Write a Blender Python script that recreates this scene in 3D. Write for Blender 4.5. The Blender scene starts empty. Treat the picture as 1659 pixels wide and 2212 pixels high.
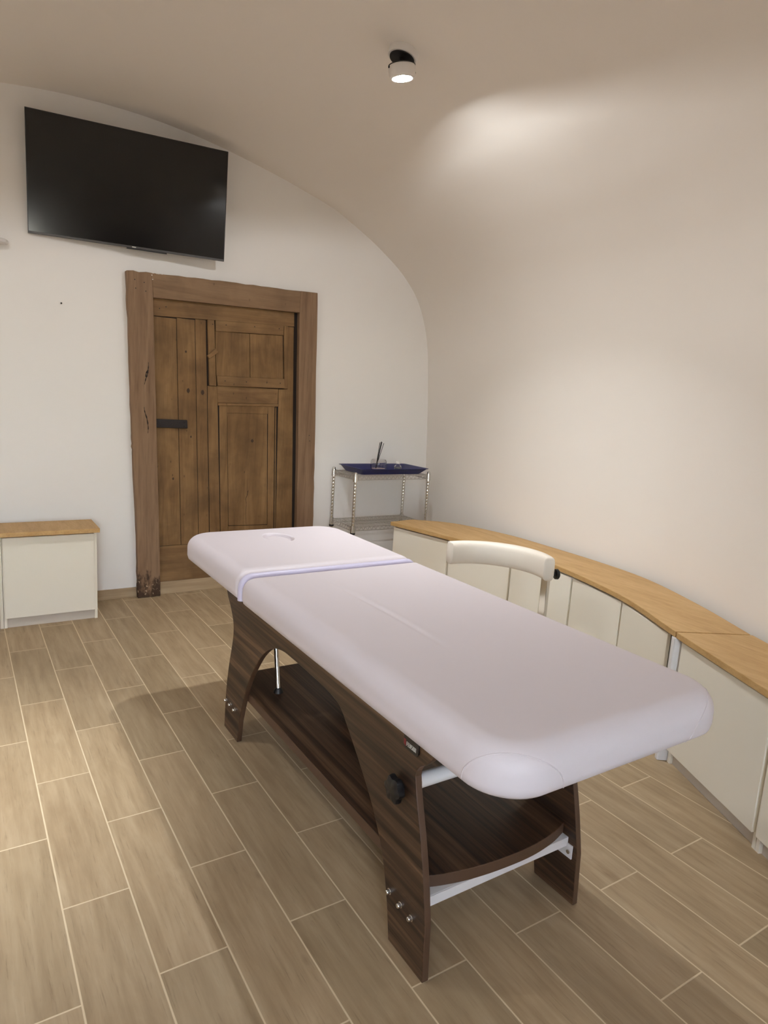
import bpy, bmesh, math, random
import numpy as np
from mathutils import Vector, Matrix

random.seed(7)
SC = bpy.context.scene
COL = SC.collection
PI = math.pi

# ------------------------------------------------------------------ basics
D = 4.463            # y of the back wall
CAM_Z = 1.42


def lin(r, g, b):
    def f(c):
        c = c / 255.0
        return c / 12.92 if c <= 0.04045 else ((c + 0.055) / 1.055) ** 2.4
    return (f(r), f(g), f(b), 1.0)


class MB:
    """collects verts / faces in world coordinates"""

    def __init__(self):
        self.v, self.f, self.m = [], [], []

    def add(self, verts, faces, mi=0):
        b = len(self.v)
        self.v += [tuple(p) for p in verts]
        self.f += [tuple(i + b for i in q) for q in faces]
        self.m += [mi] * len(faces)
        return self

    def box(self, x0, x1, y0, y1, z0, z1, mi=0):
        v = [(x0, y0, z0), (x1, y0, z0), (x1, y1, z0), (x0, y1, z0),
             (x0, y0, z1), (x1, y0, z1), (x1, y1, z1), (x0, y1, z1)]
        f = [(0, 3, 2, 1), (4, 5, 6, 7), (0, 1, 5, 4), (1, 2, 6, 5), (2, 3, 7, 6), (3, 0, 4, 7)]
        return self.add(v, f, mi)

    def prism(self, poly, ax, a0, a1, mi=0, mi_side=None):
        """poly: 2D outline; ax: extruded axis ('x': poly=(y,z), 'y': poly=(x,z), 'z': poly=(x,y))"""
        def P(p, a):
            if ax == 'x':
                return (a, p[0], p[1])
            if ax == 'y':
                return (p[0], a, p[1])
            return (p[0], p[1], a)
        n = len(poly)
        v = [P(p, a0) for p in poly] + [P(p, a1) for p in poly]
        self.add(v, [tuple(range(n)), tuple(range(2 * n - 1, n - 1, -1))], mi)
        b = len(self.v) - 2 * n
        ms = mi if mi_side is None else mi_side
        for i in range(n):
            j = (i + 1) % n
            self.f.append((b + i, b + n + i, b + n + j, b + j))
            self.m.append(ms)
        return self

    def tube(self, pts, r, n=10, mi=0, caps=True):
        pts = [Vector(p) for p in pts]
        rs = r if isinstance(r, (list, tuple)) else [r] * len(pts)
        rings = []
        prev = None
        for i, p in enumerate(pts):
            if i == 0:
                t = pts[1] - pts[0]
            elif i == len(pts) - 1:
                t = pts[-1] - pts[-2]
            else:
                t = (pts[i + 1] - p).normalized() + (p - pts[i - 1]).normalized()
            t.normalize()
            if prev is None:
                u = t.orthogonal().normalized()
            else:
                u = (prev - t * prev.dot(t)).normalized()
            prev = u
            w = t.cross(u)
            rings.append([p + (u * math.cos(2 * PI * k / n) + w * math.sin(2 * PI * k / n)) * rs[i] for k in range(n)])
        v = [q for ring in rings for q in ring]
        f = []
        for i in range(len(pts) - 1):
            for k in range(n):
                k2 = (k + 1) % n
                f.append((i * n + k, i * n + k2, (i + 1) * n + k2, (i + 1) * n + k))
        if caps:
            f.append(tuple(range(n - 1, -1, -1)))
            f.append(tuple(range((len(pts) - 1) * n, len(pts) * n)))
        return self.add(v, f, mi)

    def lathe(self, c, prof, axis=(0, 0, 1), n=32, mi=0, close=True):
        """prof: list of (r, h) along the axis from point c"""
        a = Vector(axis).normalized()
        u = a.orthogonal().normalized()
        w = a.cross(u)
        c = Vector(c)
        v, f = [], []
        for r, h in prof:
            for k in range(n):
                v.append(c + a * h + (u * math.cos(2 * PI * k / n) + w * math.sin(2 * PI * k / n)) * r)
        for i in range(len(prof) - 1):
            for k in range(n):
                k2 = (k + 1) % n
                f.append((i * n + k, i * n + k2, (i + 1) * n + k2, (i + 1) * n + k))
        if close:
            if prof[0][0] > 1e-5:
                f.append(tuple(range(n - 1, -1, -1)))
            if prof[-1][0] > 1e-5:
                f.append(tuple(range((len(prof) - 1) * n, len(prof) * n)))
        return self.add(v, f, mi)

    def build(self, name, mats, parent=None, origin=None, smooth=None, bevel=0.0, bseg=2, subsurf=0):
        if not isinstance(mats, (list, tuple)):
            mats = [mats]
        if parent is not None:
            org = Vector(root_loc(parent))
        elif origin is not None:
            org = Vector(origin)
        else:
            xs = np.array(self.v)
            org = Vector(((xs[:, 0].min() + xs[:, 0].max()) / 2, (xs[:, 1].min() + xs[:, 1].max()) / 2, xs[:, 2].min()))
        me = bpy.data.meshes.new(name)
        me.from_pydata([tuple(Vector(p) - org) for p in self.v], [], self.f)
        for m in mats:
            me.materials.append(m)
        for p, mi in zip(me.polygons, self.m):
            p.material_index = mi
        bm = bmesh.new()
        bm.from_mesh(me)
        bmesh.ops.remove_doubles(bm, verts=bm.verts, dist=1e-6)
        bmesh.ops.recalc_face_normals(bm, faces=bm.faces)
        bm.to_mesh(me)
        bm.free()
        o = bpy.data.objects.new(name, me)
        COL.objects.link(o)
        if parent is not None:
            o.parent = parent
        else:
            o.location = org
        if bevel:
            b = o.modifiers.new('Bevel', 'BEVEL')
            b.width = bevel
            b.segments = bseg
            b.limit_method = 'ANGLE'
            b.angle_limit = math.radians(35)
        if subsurf:
            s = o.modifiers.new('Subdivision', 'SUBSURF')
            s.levels = subsurf
            s.render_levels = subsurf
        if smooth is not None:
            for p in me.polygons:
                p.use_smooth = True
            if smooth < 179:
                me.set_sharp_from_angle(angle=math.radians(smooth))
        return o


def root_loc(o):
    while o.parent is not None:
        o = o.parent
    return o.location


def thing(name, loc, label=None, cat=None, group=None, kind=None):
    o = bpy.data.objects.new(name, None)
    o.empty_display_size = 0.1
    o.location = loc
    COL.objects.link(o)
    return tag(o, label, cat, group, kind)


def tag(o, label=None, cat=None, group=None, kind=None):
    if label:
        o['label'] = label
    if cat:
        o['category'] = cat
    if group:
        o['group'] = group
    if kind:
        o['kind'] = kind
    return o


def struct(o):
    o['kind'] = 'structure'
    return o


def catmull(pts, n=8, closed=False):
    pts = [np.array(p, float) for p in pts]
    out = []
    m = len(pts)
    rng = range(m if closed else m - 1)
    for i in rng:
        if closed:
            p0, p1, p2, p3 = pts[i - 1], pts[i], pts[(i + 1) % m], pts[(i + 2) % m]
        else:
            p1, p2 = pts[i], pts[i + 1]
            p0 = pts[i - 1] if i > 0 else 2 * p1 - p2
            p3 = pts[i + 2] if i + 2 < m else 2 * p2 - p1
        # centripetal-ish via finite tangents
        for k in range(n):
            t = k / n
            out.append(0.5 * ((2 * p1) + (-p0 + p2) * t + (2 * p0 - 5 * p1 + 4 * p2 - p3) * t * t + (-p0 + 3 * p1 - 3 * p2 + p3) * t ** 3))
    if not closed:
        out.append(pts[-1])
    return [tuple(p) for p in out]


# ------------------------------------------------------------------ materials
class NT:
    def __init__(self, name):
        self.mat = bpy.data.materials.new(name)
        self.mat.use_nodes = True
        self.t = self.mat.node_tree
        self.t.nodes.clear()
        self.out = self.n('ShaderNodeOutputMaterial')
        self.bsdf = self.n('ShaderNodeBsdfPrincipled')
        self.l(self.bsdf.outputs[0], self.out.inputs['Surface'])

    def n(self, typ, **kw):
        o = self.t.nodes.new(typ)
        for k, v in kw.items():
            setattr(o, k, v)
        return o

    def l(self, a, b):
        self.t.links.new(a, b)

    def val(self, sock, v):
        if hasattr(v, 'is_linked') or hasattr(v, 'links'):
            self.l(v, sock)
        else:
            sock.default_value = v

    def math(self, op, a, b=None, c=None, clamp=False):
        m = self.n('ShaderNodeMath', operation=op)
        m.use_clamp = clamp
        self.val(m.inputs[0], a)
        if b is not None:
            self.val(m.inputs[1], b)
        if c is not None:
            self.val(m.inputs[2], c)
        return m.outputs[0]

    def coord(self, which='Object'):
        return self.n('ShaderNodeTexCoord').outputs[which]

    def mapping(self, vec, scale=(1, 1, 1), loc=(0, 0, 0), rot=(0, 0, 0)):
        m = self.n('ShaderNodeMapping')
        self.l(vec, m.inputs['Vector'])
        m.inputs['Scale'].default_value = scale
        m.inputs['Location'].default_value = loc
        m.inputs['Rotation'].default_value = rot
        return m.outputs[0]

    def noise(self, vec, scale=5, detail=4, rough=0.55, dist=0.0):
        m = self.n('ShaderNodeTexNoise')
        self.l(vec, m.inputs['Vector'])
        m.inputs['Scale'].default_value = scale
        m.inputs['Detail'].default_value = detail
        m.inputs['Roughness'].default_value = rough
        m.inputs['Distortion'].default_value = dist
        return m.outputs['Fac']

    def ramp(self, fac, stops):
        r = self.n('ShaderNodeValToRGB')
        self.l(fac, r.inputs[0])
        el = r.color_ramp.elements
        el[0].position, el[0].color = stops[0]
        el[1].position, el[1].color = stops[-1]
        for p, c in stops[1:-1]:
            e = el.new(p)
            e.color = c
        return r.outputs[0]

    def mix(self, fac, a, b, blend='MIX'):
        m = self.n('ShaderNodeMix', data_type='RGBA', blend_type=blend)
        self.val(m.inputs[0], fac)
        self.val(m.inputs[6], a)
        self.val(m.inputs[7], b)
        return m.outputs[2]

    def bump(self, h, strength=0.3, dist=0.01):
        b = self.n('ShaderNodeBump')
        b.inputs['Strength'].default_value = strength
        b.inputs['Distance'].default_value = dist
        self.l(h, b.inputs['Height'])
        self.l(b.outputs[0], self.bsdf.inputs['Normal'])

    def set(self, **kw):
        names = {'color': 'Base Color', 'rough': 'Roughness', 'metal': 'Metallic', 'spec': 'Specular IOR Level',
                 'coat': 'Coat Weight', 'coat_rough': 'Coat Roughness', 'trans': 'Transmission Weight', 'ior': 'IOR',
                 'sheen': 'Sheen Weight'}
        for k, v in kw.items():
            self.val(self.bsdf.inputs[names[k]], v)
        return self


def simple(name, color, rough=0.5, metal=0.0, bump=None, **kw):
    t = NT(name)
    t.set(color=color, rough=rough, metal=metal, **kw)
    # a trace of surface unevenness
    c = t.coord()
    n = t.noise(c, scale=bump[0] if bump else 60, detail=3)
    t.bump(n, strength=bump[1] if bump else 0.03, dist=0.002)
    return t.mat


def m_plaster(name, col, col2):
    t = NT(name)
    c = t.n('ShaderNodeNewGeometry').outputs['Position']
    n1 = t.noise(c, scale=0.9, detail=3)
    n2 = t.noise(c, scale=14, detail=5, rough=0.6)
    base = t.mix(t.math('MULTIPLY', n1, 0.6), col, col2)
    t.set(color=base, rough=0.82, spec=0.25)
    big = t.noise(c, scale=2.2, detail=2)
    h = t.math('ADD', t.math('MULTIPLY', big, 1.2), t.math('MULTIPLY', n2, 0.12))
    t.bump(h, strength=0.22, dist=0.02)
    return t.mat


def m_floor():
    t = NT('wood_look_tile')
    X0, W, L, Y0 = 0.02233, 0.17318, 0.65865, 3.412
    pos = t.n('ShaderNodeNewGeometry').outputs['Position']
    sep = t.n('ShaderNodeSeparateXYZ')
    t.l(pos, sep.inputs[0])
    u = t.math('DIVIDE', t.math('SUBTRACT', sep.outputs[0], X0), W)
    col = t.math('FLOOR', u)
    odd = t.math('FLOORED_MODULO', col, 2.0)
    v = t.math('DIVIDE', t.math('SUBTRACT', t.math('SUBTRACT', sep.outputs[1], Y0), t.math('MULTIPLY', odd, L * 0.4975)), L)
    row = t.math('FLOOR', v)
    fu = t.math('SUBTRACT', u, col)
    fv = t.math('SUBTRACT', v, row)
    eu = t.math('MULTIPLY', t.math('MINIMUM', fu, t.math('SUBTRACT', 1.0, fu)), W)
    ev = t.math('MULTIPLY', t.math('MINIMUM', fv, t.math('SUBTRACT', 1.0, fv)), L)
    wob = t.noise(pos, scale=22, detail=2)
    e = t.math('ADD', t.math('MINIMUM', eu, ev), t.math('MULTIPLY', t.math('SUBTRACT', wob, 0.5), 0.0012))
    grout = t.n('ShaderNodeMapRange')
    t.l(e, grout.inputs[0])
    grout.inputs[1].default_value = 0.0017
    grout.inputs[2].default_value = 0.0028
    grout.inputs[3].default_value = 1.0
    grout.inputs[4].default_value = 0.0
    g = grout.outputs[0]
    idv = t.n('ShaderNodeCombineXYZ')
    t.l(col, idv.inputs[0])
    t.l(row, idv.inputs[1])
    wn = t.n('ShaderNodeTexWhiteNoise', noise_dimensions='3D')
    t.l(idv.outputs[0], wn.inputs['Vector'])
    off = t.n('ShaderNodeVectorMath', operation='SCALE')
    t.l(wn.outputs['Color'], off.inputs[0])
    off.inputs['Scale'].default_value = 17.0
    add = t.n('ShaderNodeVectorMath', operation='ADD')
    t.l(pos, add.inputs[0])
    t.l(off.outputs[0], add.inputs[1])
    p = add.outputs[0]
    g1 = t.noise(t.mapping(p, (34, 2.6, 1)), scale=1.0, detail=6, rough=0.62, dist=0.4)
    g2 = t.noise(t.mapping(p, (140, 7, 1)), scale=1.0, detail=4, rough=0.7)
    g3 = t.noise(t.mapping(p, (9, 2.6, 1)), scale=1.0, detail=4, rough=0.6, dist=0.9)
    base = t.ramp(g3, [(0.25, lin(148, 126, 97)), (0.5, lin(168, 147, 117)), (0.75, lin(184, 164, 134))])
    streak = t.ramp(g1, [(0.3, lin(139, 117, 89)), (0.52, lin(170, 149, 119)), (0.72, lin(189, 170, 141))])
    c1 = t.mix(0.5, base, streak)
    fine = t.ramp(g2, [(0.28, lin(120, 96, 70)), (0.42, lin(255, 255, 255))])
    c1 = t.mix(0.32, c1, fine, 'MULTIPLY')
    # per tile tone
    sepw = t.n('ShaderNodeSeparateColor')
    t.l(wn.outputs['Color'], sepw.inputs[0])
    tone = t.ramp(sepw.outputs[0], [(0.0, (0.89, 0.89, 0.875, 1)), (0.5, (0.97, 0.96, 0.95, 1)), (1.0, (1.05, 1.04, 1.02, 1))])
    c1 = t.mix(1.0, c1, tone, 'MULTIPLY')
    # occasional knots
    vo = t.n('ShaderNodeTexVoronoi')
    t.l(t.mapping(p, (5.5, 2.4, 1)), vo.inputs['Vector'])
    vo.inputs['Scale'].default_value = 1.0
    kn = t.ramp(vo.outputs['Distance'], [(0.0, (1, 1, 1, 1)), (0.06, (0, 0, 0, 1))])
    c1 = t.mix(t.math('MULTIPLY', kn, 0.35), c1, lin(96, 72, 48))
    cg = t.mix(g, c1, lin(212, 194, 163))
    rough = t.math('ADD', 0.42, t.math('MULTIPLY', g1, 0.16))
    t.set(color=cg, rough=t.math('ADD', rough, t.math('MULTIPLY', g, 0.3)), spec=0.4)
    h = t.math('SUBTRACT', t.math('MULTIPLY', g1, 0.12), g)
    t.bump(h, strength=0.25, dist=0.002)
    return t.mat


def m_tileplain():
    t = NT('skirting_tile')
    p = t.n('ShaderNodeNewGeometry').outputs['Position']
    g1 = t.noise(t.mapping(p, (3, 3, 40)), scale=1.0, detail=5)
    c = t.ramp(g1, [(0.3, lin(154, 131, 102)), (0.7, lin(182, 160, 129))])
    t.set(color=c, rough=0.5)
    return t.mat


def m_walnut(name, axis='y', dark=1.0):
    t = NT(name)
    p = t.coord()
    s1 = {'y': (40, 0.9, 40), 'x': (0.9, 40, 40), 'z': (40, 40, 0.9)}[axis]
    s2 = {'y': (120, 3, 120), 'x': (3, 120, 120), 'z': (120, 120, 3)}[axis]
    a = t.noise(t.mapping(p, s1), scale=1.0, detail=5, rough=0.6, dist=0.5)
    b = t.noise(t.mapping(p, s2), scale=1.0, detail=3, rough=0.6)
    d = dark
    c = t.ramp(a, [(0.33, lin(34 * d, 23 * d, 17 * d)), (0.46, lin(60 * d, 43 * d, 31 * d)), (0.55, lin(78 * d, 57 * d, 41 * d)), (0.68, lin(108 * d, 82 * d, 60 * d))])
    f = t.ramp(b, [(0.3, lin(150, 140, 132)), (0.6, (1, 1, 1, 1))])
    c = t.mix(0.55, c, f, 'MULTIPLY')
    t.set(color=c, rough=0.42, spec=0.4)
    t.bump(b, strength=0.05, dist=0.001)
    return t.mat


def m_oldwood(name, cols, axis='z', blot=0.5):
    t = NT(name)
    p = t.coord()
    s1 = {'z': (13, 13, 1.5), 'x': (1.5, 13, 13)}[axis]
    s2 = {'z': (110, 110, 5), 'x': (5, 110, 110)}[axis]
    a = t.noise(t.mapping(p, s1), scale=1.0, detail=6, rough=0.62, dist=0.7)
    b = t.noise(p, scale=4.5, detail=4, rough=0.55, dist=0.3)
    f = t.noise(t.mapping(p, s2), scale=1.0, detail=3, rough=0.7)
    c = t.ramp(a, [(0.25, cols[0]), (0.5, cols[1]), (0.8, cols[2])])
    dk = t.ramp(b, [(0.30, lin(96, 82, 74)), (0.58, (1, 1, 1, 1))])
    c = t.mix(blot, c, dk, 'MULTIPLY')
    ff = t.ramp(f, [(0.28, lin(120, 110, 104)), (0.5, (1, 1, 1, 1))])
    c = t.mix(0.22, c, ff, 'MULTIPLY')
    vo = t.n('ShaderNodeTexVoronoi')
    t.l(t.mapping(p, (16, 16, 9)), vo.inputs['Vector'])
    vo.inputs['Scale'].default_value = 1.0
    kn = t.ramp(vo.outputs['Distance'], [(0.02, (1, 1, 1, 1)), (0.1, (0, 0, 0, 1))])
    c = t.mix(t.math('MULTIPLY', kn, 0.55), c, lin(38, 27, 18))
    t.set(color=c, rough=0.66, spec=0.3)
    h = t.math('ADD', a, t.math('MULTIPLY', f, 0.4))
    t.bump(h, strength=0.35, dist=0.004)
    return t.mat


def m_jamb():
    """old painted jamb with flaking, rotted foot near the floor"""
    t = NT('jamb_wood')
    p = t.n('ShaderNodeNewGeometry').outputs['Position']
    a = t.noise(t.mapping(p, (24, 24, 1.5)), scale=1.0, detail=6, rough=0.62, dist=0.6)
    f = t.noise(t.mapping(p, (100, 100, 5)), scale=1.0, detail=3)
    c = t.ramp(a, [(0.25, lin(114, 88, 66)), (0.5, lin(132, 105, 81)), (0.8, lin(146, 119, 93))])
    ff = t.ramp(f, [(0.28, lin(130, 120, 112)), (0.5, (1, 1, 1, 1))])
    c = t.mix(0.3, c, ff, 'MULTIPLY')
    b = t.noise(t.mapping(p, (1, 1, 0.45)), scale=26, detail=5, rough=0.65)
    sep = t.n('ShaderNodeSeparateXYZ')
    t.l(p, sep.inputs[0])
    low = t.n('ShaderNodeMapRange')
    t.l(sep.outputs[2], low.inputs[0])
    low.inputs[1].default_value = 0.28
    low.inputs[2].default_value = 0.02
    low.inputs[3].default_value = 0.0
    low.inputs[4].default_value = 0.42
    thr = t.math('ADD', b, low.outputs[0])
    rot = t.ramp(thr, [(0.70, (0, 0, 0, 1)), (0.86, (1, 1, 1, 1))])
    c = t.mix(t.math('MULTIPLY', rot, 0.85), c, lin(46, 29, 20))
    b2 = t.noise(p, scale=46, detail=3)
    thr2 = t.math('ADD', b2, t.math('MULTIPLY', low.outputs[0], 0.42))
    fl = t.ramp(thr2, [(0.76, (0, 0, 0, 1)), (0.8, (1, 1, 1, 1))])
    c = t.mix(t.math('MULTIPLY', fl, 0.8), c, lin(190, 168, 142))
    t.set(color=c, rough=0.7, spec=0.3)
    t.bump(t.math('ADD', a, t.math('MULTIPLY', thr, 0.6)), strength=0.4, dist=0.004)
    return t.mat


def m_beech(name):
    t = NT(name)
    p = t.n('ShaderNodeNewGeometry').outputs['Position']
    a = t.noise(t.mapping(p, (26, 3.0, 26)), scale=1.0, detail=5, rough=0.6, dist=0.3)
    f = t.noise(t.mapping(p, (160, 22, 160)), scale=1.0, detail=2)
    c = t.ramp(a, [(0.3, lin(182, 145, 93)), (0.5, lin(193, 157, 105)), (0.72, lin(203, 168, 117))])
    ff = t.ramp(f, [(0.3, lin(225, 215, 200)), (0.55, (1, 1, 1, 1))])
    c = t.mix(0.4, c, ff, 'MULTIPLY')
    t.set(color=c, rough=0.45, spec=0.35)
    return t.mat


def m_vinyl(name, col):
    t = NT(name)
    p = t.coord()
    n1 = t.noise(p, scale=380, detail=3)
    n2 = t.noise(p, scale=6, detail=2)
    h = t.math('ADD', t.math('MULTIPLY', n1, 0.05), t.math('MULTIPLY', n2, 0.6))
    t.set(color=col, rough=0.46, spec=0.35)
    t.bump(h, strength=0.12, dist=0.01)
    return t.mat


def m_emit(name, col, strength):
    t = NT(name)
    t.set(color=(0.8, 0.8, 0.8, 1), rough=0.4)
    t.bsdf.inputs['Emission Color'].default_value = col
    t.bsdf.inputs['Emission Strength'].default_value = strength
    return t.mat


M = {}
M['wall'] = m_plaster('white_plaster', lin(238, 235, 232), lin(234, 230, 226))
M['vault'] = m_plaster('vault_plaster', lin(242, 236, 229), lin(237, 230, 222))
M['floor'] = m_floor()
M['skirt'] = m_tileplain()
M['walnut'] = m_walnut('walnut_laminate', 'y')
M['walnut_edge'] = simple('walnut_edge_band', lin(82, 60, 45), 0.45)
M['leaf'] = m_oldwood('old_door_planks', [lin(104, 76, 46), lin(126, 96, 61), lin(144, 113, 76)], 'z', 0.42)
M['leafx'] = m_oldwood('old_door_rails', [lin(108, 79, 50), lin(128, 98, 64), lin(144, 114, 78)], 'x', 0.38)
M['jamb'] = m_jamb()
M['lintel'] = m_oldwood('lintel_wood', [lin(116, 90, 66), lin(132, 105, 79), lin(144, 117, 90)], 'x', 0.2)
M['crack'] = simple('crack_and_gap_shade', lin(30, 20, 14), 0.9)
M['knot'] = simple('dark_knot', lin(62, 44, 28), 0.8)
M['iron'] = simple('black_iron', lin(40, 34, 34), 0.55, 0.4, bump=(90, 0.3))
M['beech'] = m_beech('beech_laminate')
M['cab'] = simple('white_laminate', lin(236, 230, 215), 0.4, spec=0.35)
M['plinth'] = simple('grey_white_plinth', lin(205, 196, 184), 0.5)
M['gap'] = simple('cabinet_shadow_gap', lin(120, 108, 88), 0.7)
M['vinyl'] = m_vinyl('white_vinyl', lin(209, 201, 206))
M['vinyl_shade'] = m_vinyl('vinyl_joint_shade', lin(200, 195, 218))  # lavender is the bluish shade of the cushion joint, put into the colour
M['pad'] = m_vinyl('cream_vinyl', lin(226, 217, 204))
M['chrome'] = simple('chrome', (0.72, 0.71, 0.69, 1), 0.16, 1.0)
M['wire'] = simple('chrome_wire', (0.66, 0.64, 0.61, 1), 0.3, 1.0)
M['white_metal'] = simple('white_painted_steel', lin(226, 224, 224), 0.35)
M['black'] = simple('black_plastic', lin(17, 16, 18), 0.42, bump=(120, 0.08))
M['black_lamp'] = simple('matt_black_metal', lin(22, 19, 19), 0.6)
M['red'] = simple('red_print', lin(120, 36, 40), 0.5)
M['print'] = simple('white_print', lin(205, 205, 198), 0.5)
M['screen'] = simple('black_glass_screen', (0.0065, 0.006, 0.006, 1), 0.14, spec=0.5, bump=(3, 0.0))
M['tvframe'] = simple('dark_tv_bezel', lin(24, 23, 24), 0.35)
M['tvchin'] = simple('grey_tv_strip', lin(74, 72, 72), 0.35, 0.3)
M['lampwhite'] = simple('white_lamp_paint', lin(230, 226, 222), 0.45)
M['lens'] = m_emit('lit_lens', (1.0, 0.93, 0.82, 1), 14.0)
M['blue'] = simple('blue_plastic', lin(20, 28, 88), 0.36, spec=0.5)
M['reed'] = simple('black_reed', lin(16, 14, 15), 0.7)
gl = NT('clear_glass')
gl.set(color=(0.97, 0.97, 0.98, 1), rough=0.03, trans=1.0, ior=1.45)
M['glass'] = gl.mat
M['liquid'] = simple('pale_oil', lin(196, 172, 168), 0.2)
M['liquid2'] = simple('grey_green_label', lin(104, 112, 112), 0.4)
M['cap'] = simple('pale_cap', lin(216, 210, 204), 0.35)
M['darkwood'] = simple('dark_opening', lin(18, 16, 15), 0.6)
wg = NT('window_glass')
tr = wg.n('ShaderNodeBsdfTransparent')
gs = wg.n('ShaderNodeBsdfGlossy')
gs.inputs['Roughness'].default_value = 0.02
mx = wg.n('ShaderNodeMixShader')
mx.inputs[0].default_value = 0.06
wg.l(tr.outputs[0], mx.inputs[1])
wg.l(gs.outputs[0], mx.inputs[2])
wg.l(mx.outputs[0], wg.out.inputs['Surface'])
M['wglass'] = wg.mat

# ------------------------------------------------------------------ room shell
# plan of the curved right wall: (y, x)
WPLAN = catmull([(4.463, 3.285), (3.9, 3.20), (3.3, 3.145), (2.8, 3.13), (2.43, 3.11), (2.07, 3.055), (1.69, 2.905),
                 (1.35, 2.722), (1.0, 2.56), (0.5, 2.33), (0.0, 2.11), (-0.6, 1.92), (-1.4, 1.82), (-2.2, 1.8)], 6)
XC = 0.78
PROF_FULL = catmull([(3.320, 0.0), (3.312, 0.35), (3.300, 0.70), (3.285, 1.05), (3.265, 1.40), (3.250, 1.60), (3.232, 1.76), (3.206, 1.90), (3.172, 2.01), (3.128, 2.11), (3.070, 2.205), (2.988, 2.295), (2.895, 2.377),
                  (2.763, 2.466), (2.636, 2.543), (2.474, 2.626), (2.319, 2.697), (2.1, 2.763), (1.892, 2.819), (1.648, 2.875),
                  (1.419, 2.92), (1.203, 2.95), (1.0, 2.968), (XC, 2.975)], 4)
PROF_R = PROF_FULL[16:]
PROF_LOW = PROF_FULL[:17]
LEFTX = -1.68


def vault_point(q, xw, left=False):
    x, z = q
    s = (x - XC) / (3.285 - XC)
    return ((XC + s * (xw - XC)) if not left else (XC - s * (XC - LEFTX)), z)


def vault_z(x, y):
    ys = np.array([p[0] for p in WPLAN])[::-1]
    xs = np.array([p[1] for p in WPLAN])[::-1]
    xw = np.interp(y, ys, xs)
    pr = np.array(PROF_R)
    s = 3.285 - XC
    xx = XC + (x - XC) / (xw - XC) * s if x >= XC else XC + (XC - x) / (XC - LEFTX) * s
    o = np.argsort(pr[:, 0])
    return float(np.interp(xx, pr[o, 0], pr[o, 1]))


# ceiling: the barrel vault from springing to springing
m = MB()
rows = []
for (y, xw) in WPLAN:
    row = [(vault_point(q, xw)[0], y, q[1]) for q in PROF_R]
    row += [(vault_point(q, xw, True)[0], y, q[1]) for q in PROF_R[::-1][1:]]
    rows.append(row)
n = len(rows[0])
V = [p for r in rows for p in r]
F = [(i * n + k, i * n + k + 1, (i + 1) * n + k + 1, (i + 1) * n + k) for i in range(len(rows) - 1) for k in range(n - 1)]
m.add(V, F)
struct(m.build('ceiling', M['vault'], smooth=180))

# right wall below the springing
m = MB()
V = []
for (y, xw) in WPLAN:
    V += [(vault_point(q, xw)[0], y, q[1]) for q in PROF_LOW]
k = len(PROF_LOW)
F = [(i * k + j, i * k + j + 1, (i + 1) * k + j + 1, (i + 1) * k + j) for i in range(len(WPLAN) - 1) for j in range(k - 1)]
m.add(V, F)
struct(m.build('wall_right', M['vault'], smooth=180))

# back wall (gable under the vault)
arch = [(q[0], q[1]) for q in PROF_R] + [vault_point(q, 3.285, True) for q in PROF_R[::-1][1:]]
arch = [(XC + (x - XC) * 1.02 + math.copysign(0.02, x - XC), 1.4 + (z - 1.4) * 1.03 if z > 1.4 else z) for x, z in arch]
poly = [(3.40, 0.0), (3.38, 1.0)] + arch + [(LEFTX - 0.07, 0.0)]
m = MB()
m.prism(poly, 'y', D, D + 0.2)
struct(m.build('wall_back', M['wall']))

# rear wall behind the camera, same gable, with a tall dark doorway
archr = [(XC + (x - XC) * 1.02 + math.copysign(0.02, x - XC), 1.4 + (z - 1.4) * 1.03 if z > 1.4 else z) for x, z in [vault_point(q, 1.8) for q in PROF_R] + [vault_point(q, 1.8, True) for q in PROF_R[::-1][1:]]]
RX_0, RX_1, RZ_0, RZ_1 = -1.10, -0.28, 0.80, 2.35


def gable_piece(mb, xa, xb, z0):
    ar = sorted(archr)
    xs, zz = [p[0] for p in ar], [p[1] for p in ar]
    pts = [(xa, float(np.interp(xa, xs, zz)))] + [p for p in ar if xa + 1e-4 < p[0] < xb - 1e-4] + [(xb, float(np.interp(xb, xs, zz)))]
    mb.prism([(xa, z0)] + pts + [(xb, z0)], 'y', -2.4, -2.2)


m = MB()
gable_piece(m, LEFTX - 0.07, RX_0, 0.0)
gable_piece(m, RX_1, 1.84, 0.0)
gable_piece(m, RX_0, RX_1, RZ_1)
m.box(RX_0, RX_1, -2.4, -2.2, 0.0, RZ_0)
struct(m.build('wall_rear', M['wall']))
win = thing('window_1', ((RX_0 + RX_1) / 2, -2.32, RZ_0), kind='structure')
m = MB()
m.box(RX_0, RX_1, -2.35, -2.30, RZ_0, RZ_0 + 0.05).box(RX_0, RX_1, -2.35, -2.30, RZ_1 - 0.05, RZ_1)
for x in (RX_0, (RX_0 + RX_1) / 2 - 0.025, RX_1 - 0.05):
    m.box(x, x + 0.05, -2.35, -2.30, RZ_0 + 0.05, RZ_1 - 0.05)
m.build('window_frame', M['white_metal'], win)
m = MB()
m.box(RX_0 + 0.05, RX_1 - 0.05, -2.328, -2.324, RZ_0 + 0.05, RZ_1 - 0.05)
m.build('pane', M['wglass'], win)

# left wall, out of frame
m = MB()
m.box(LEFTX - 0.25, LEFTX, -2.2, D, 0, 1.4)
struct(m.build('wall_left', M['wall']))

m = MB()
m.box(LEFTX - 0.3, 3.6, -2.4, D + 0.2, -0.08, 0.0)
struct(m.build('floor', M['floor']))

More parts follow.
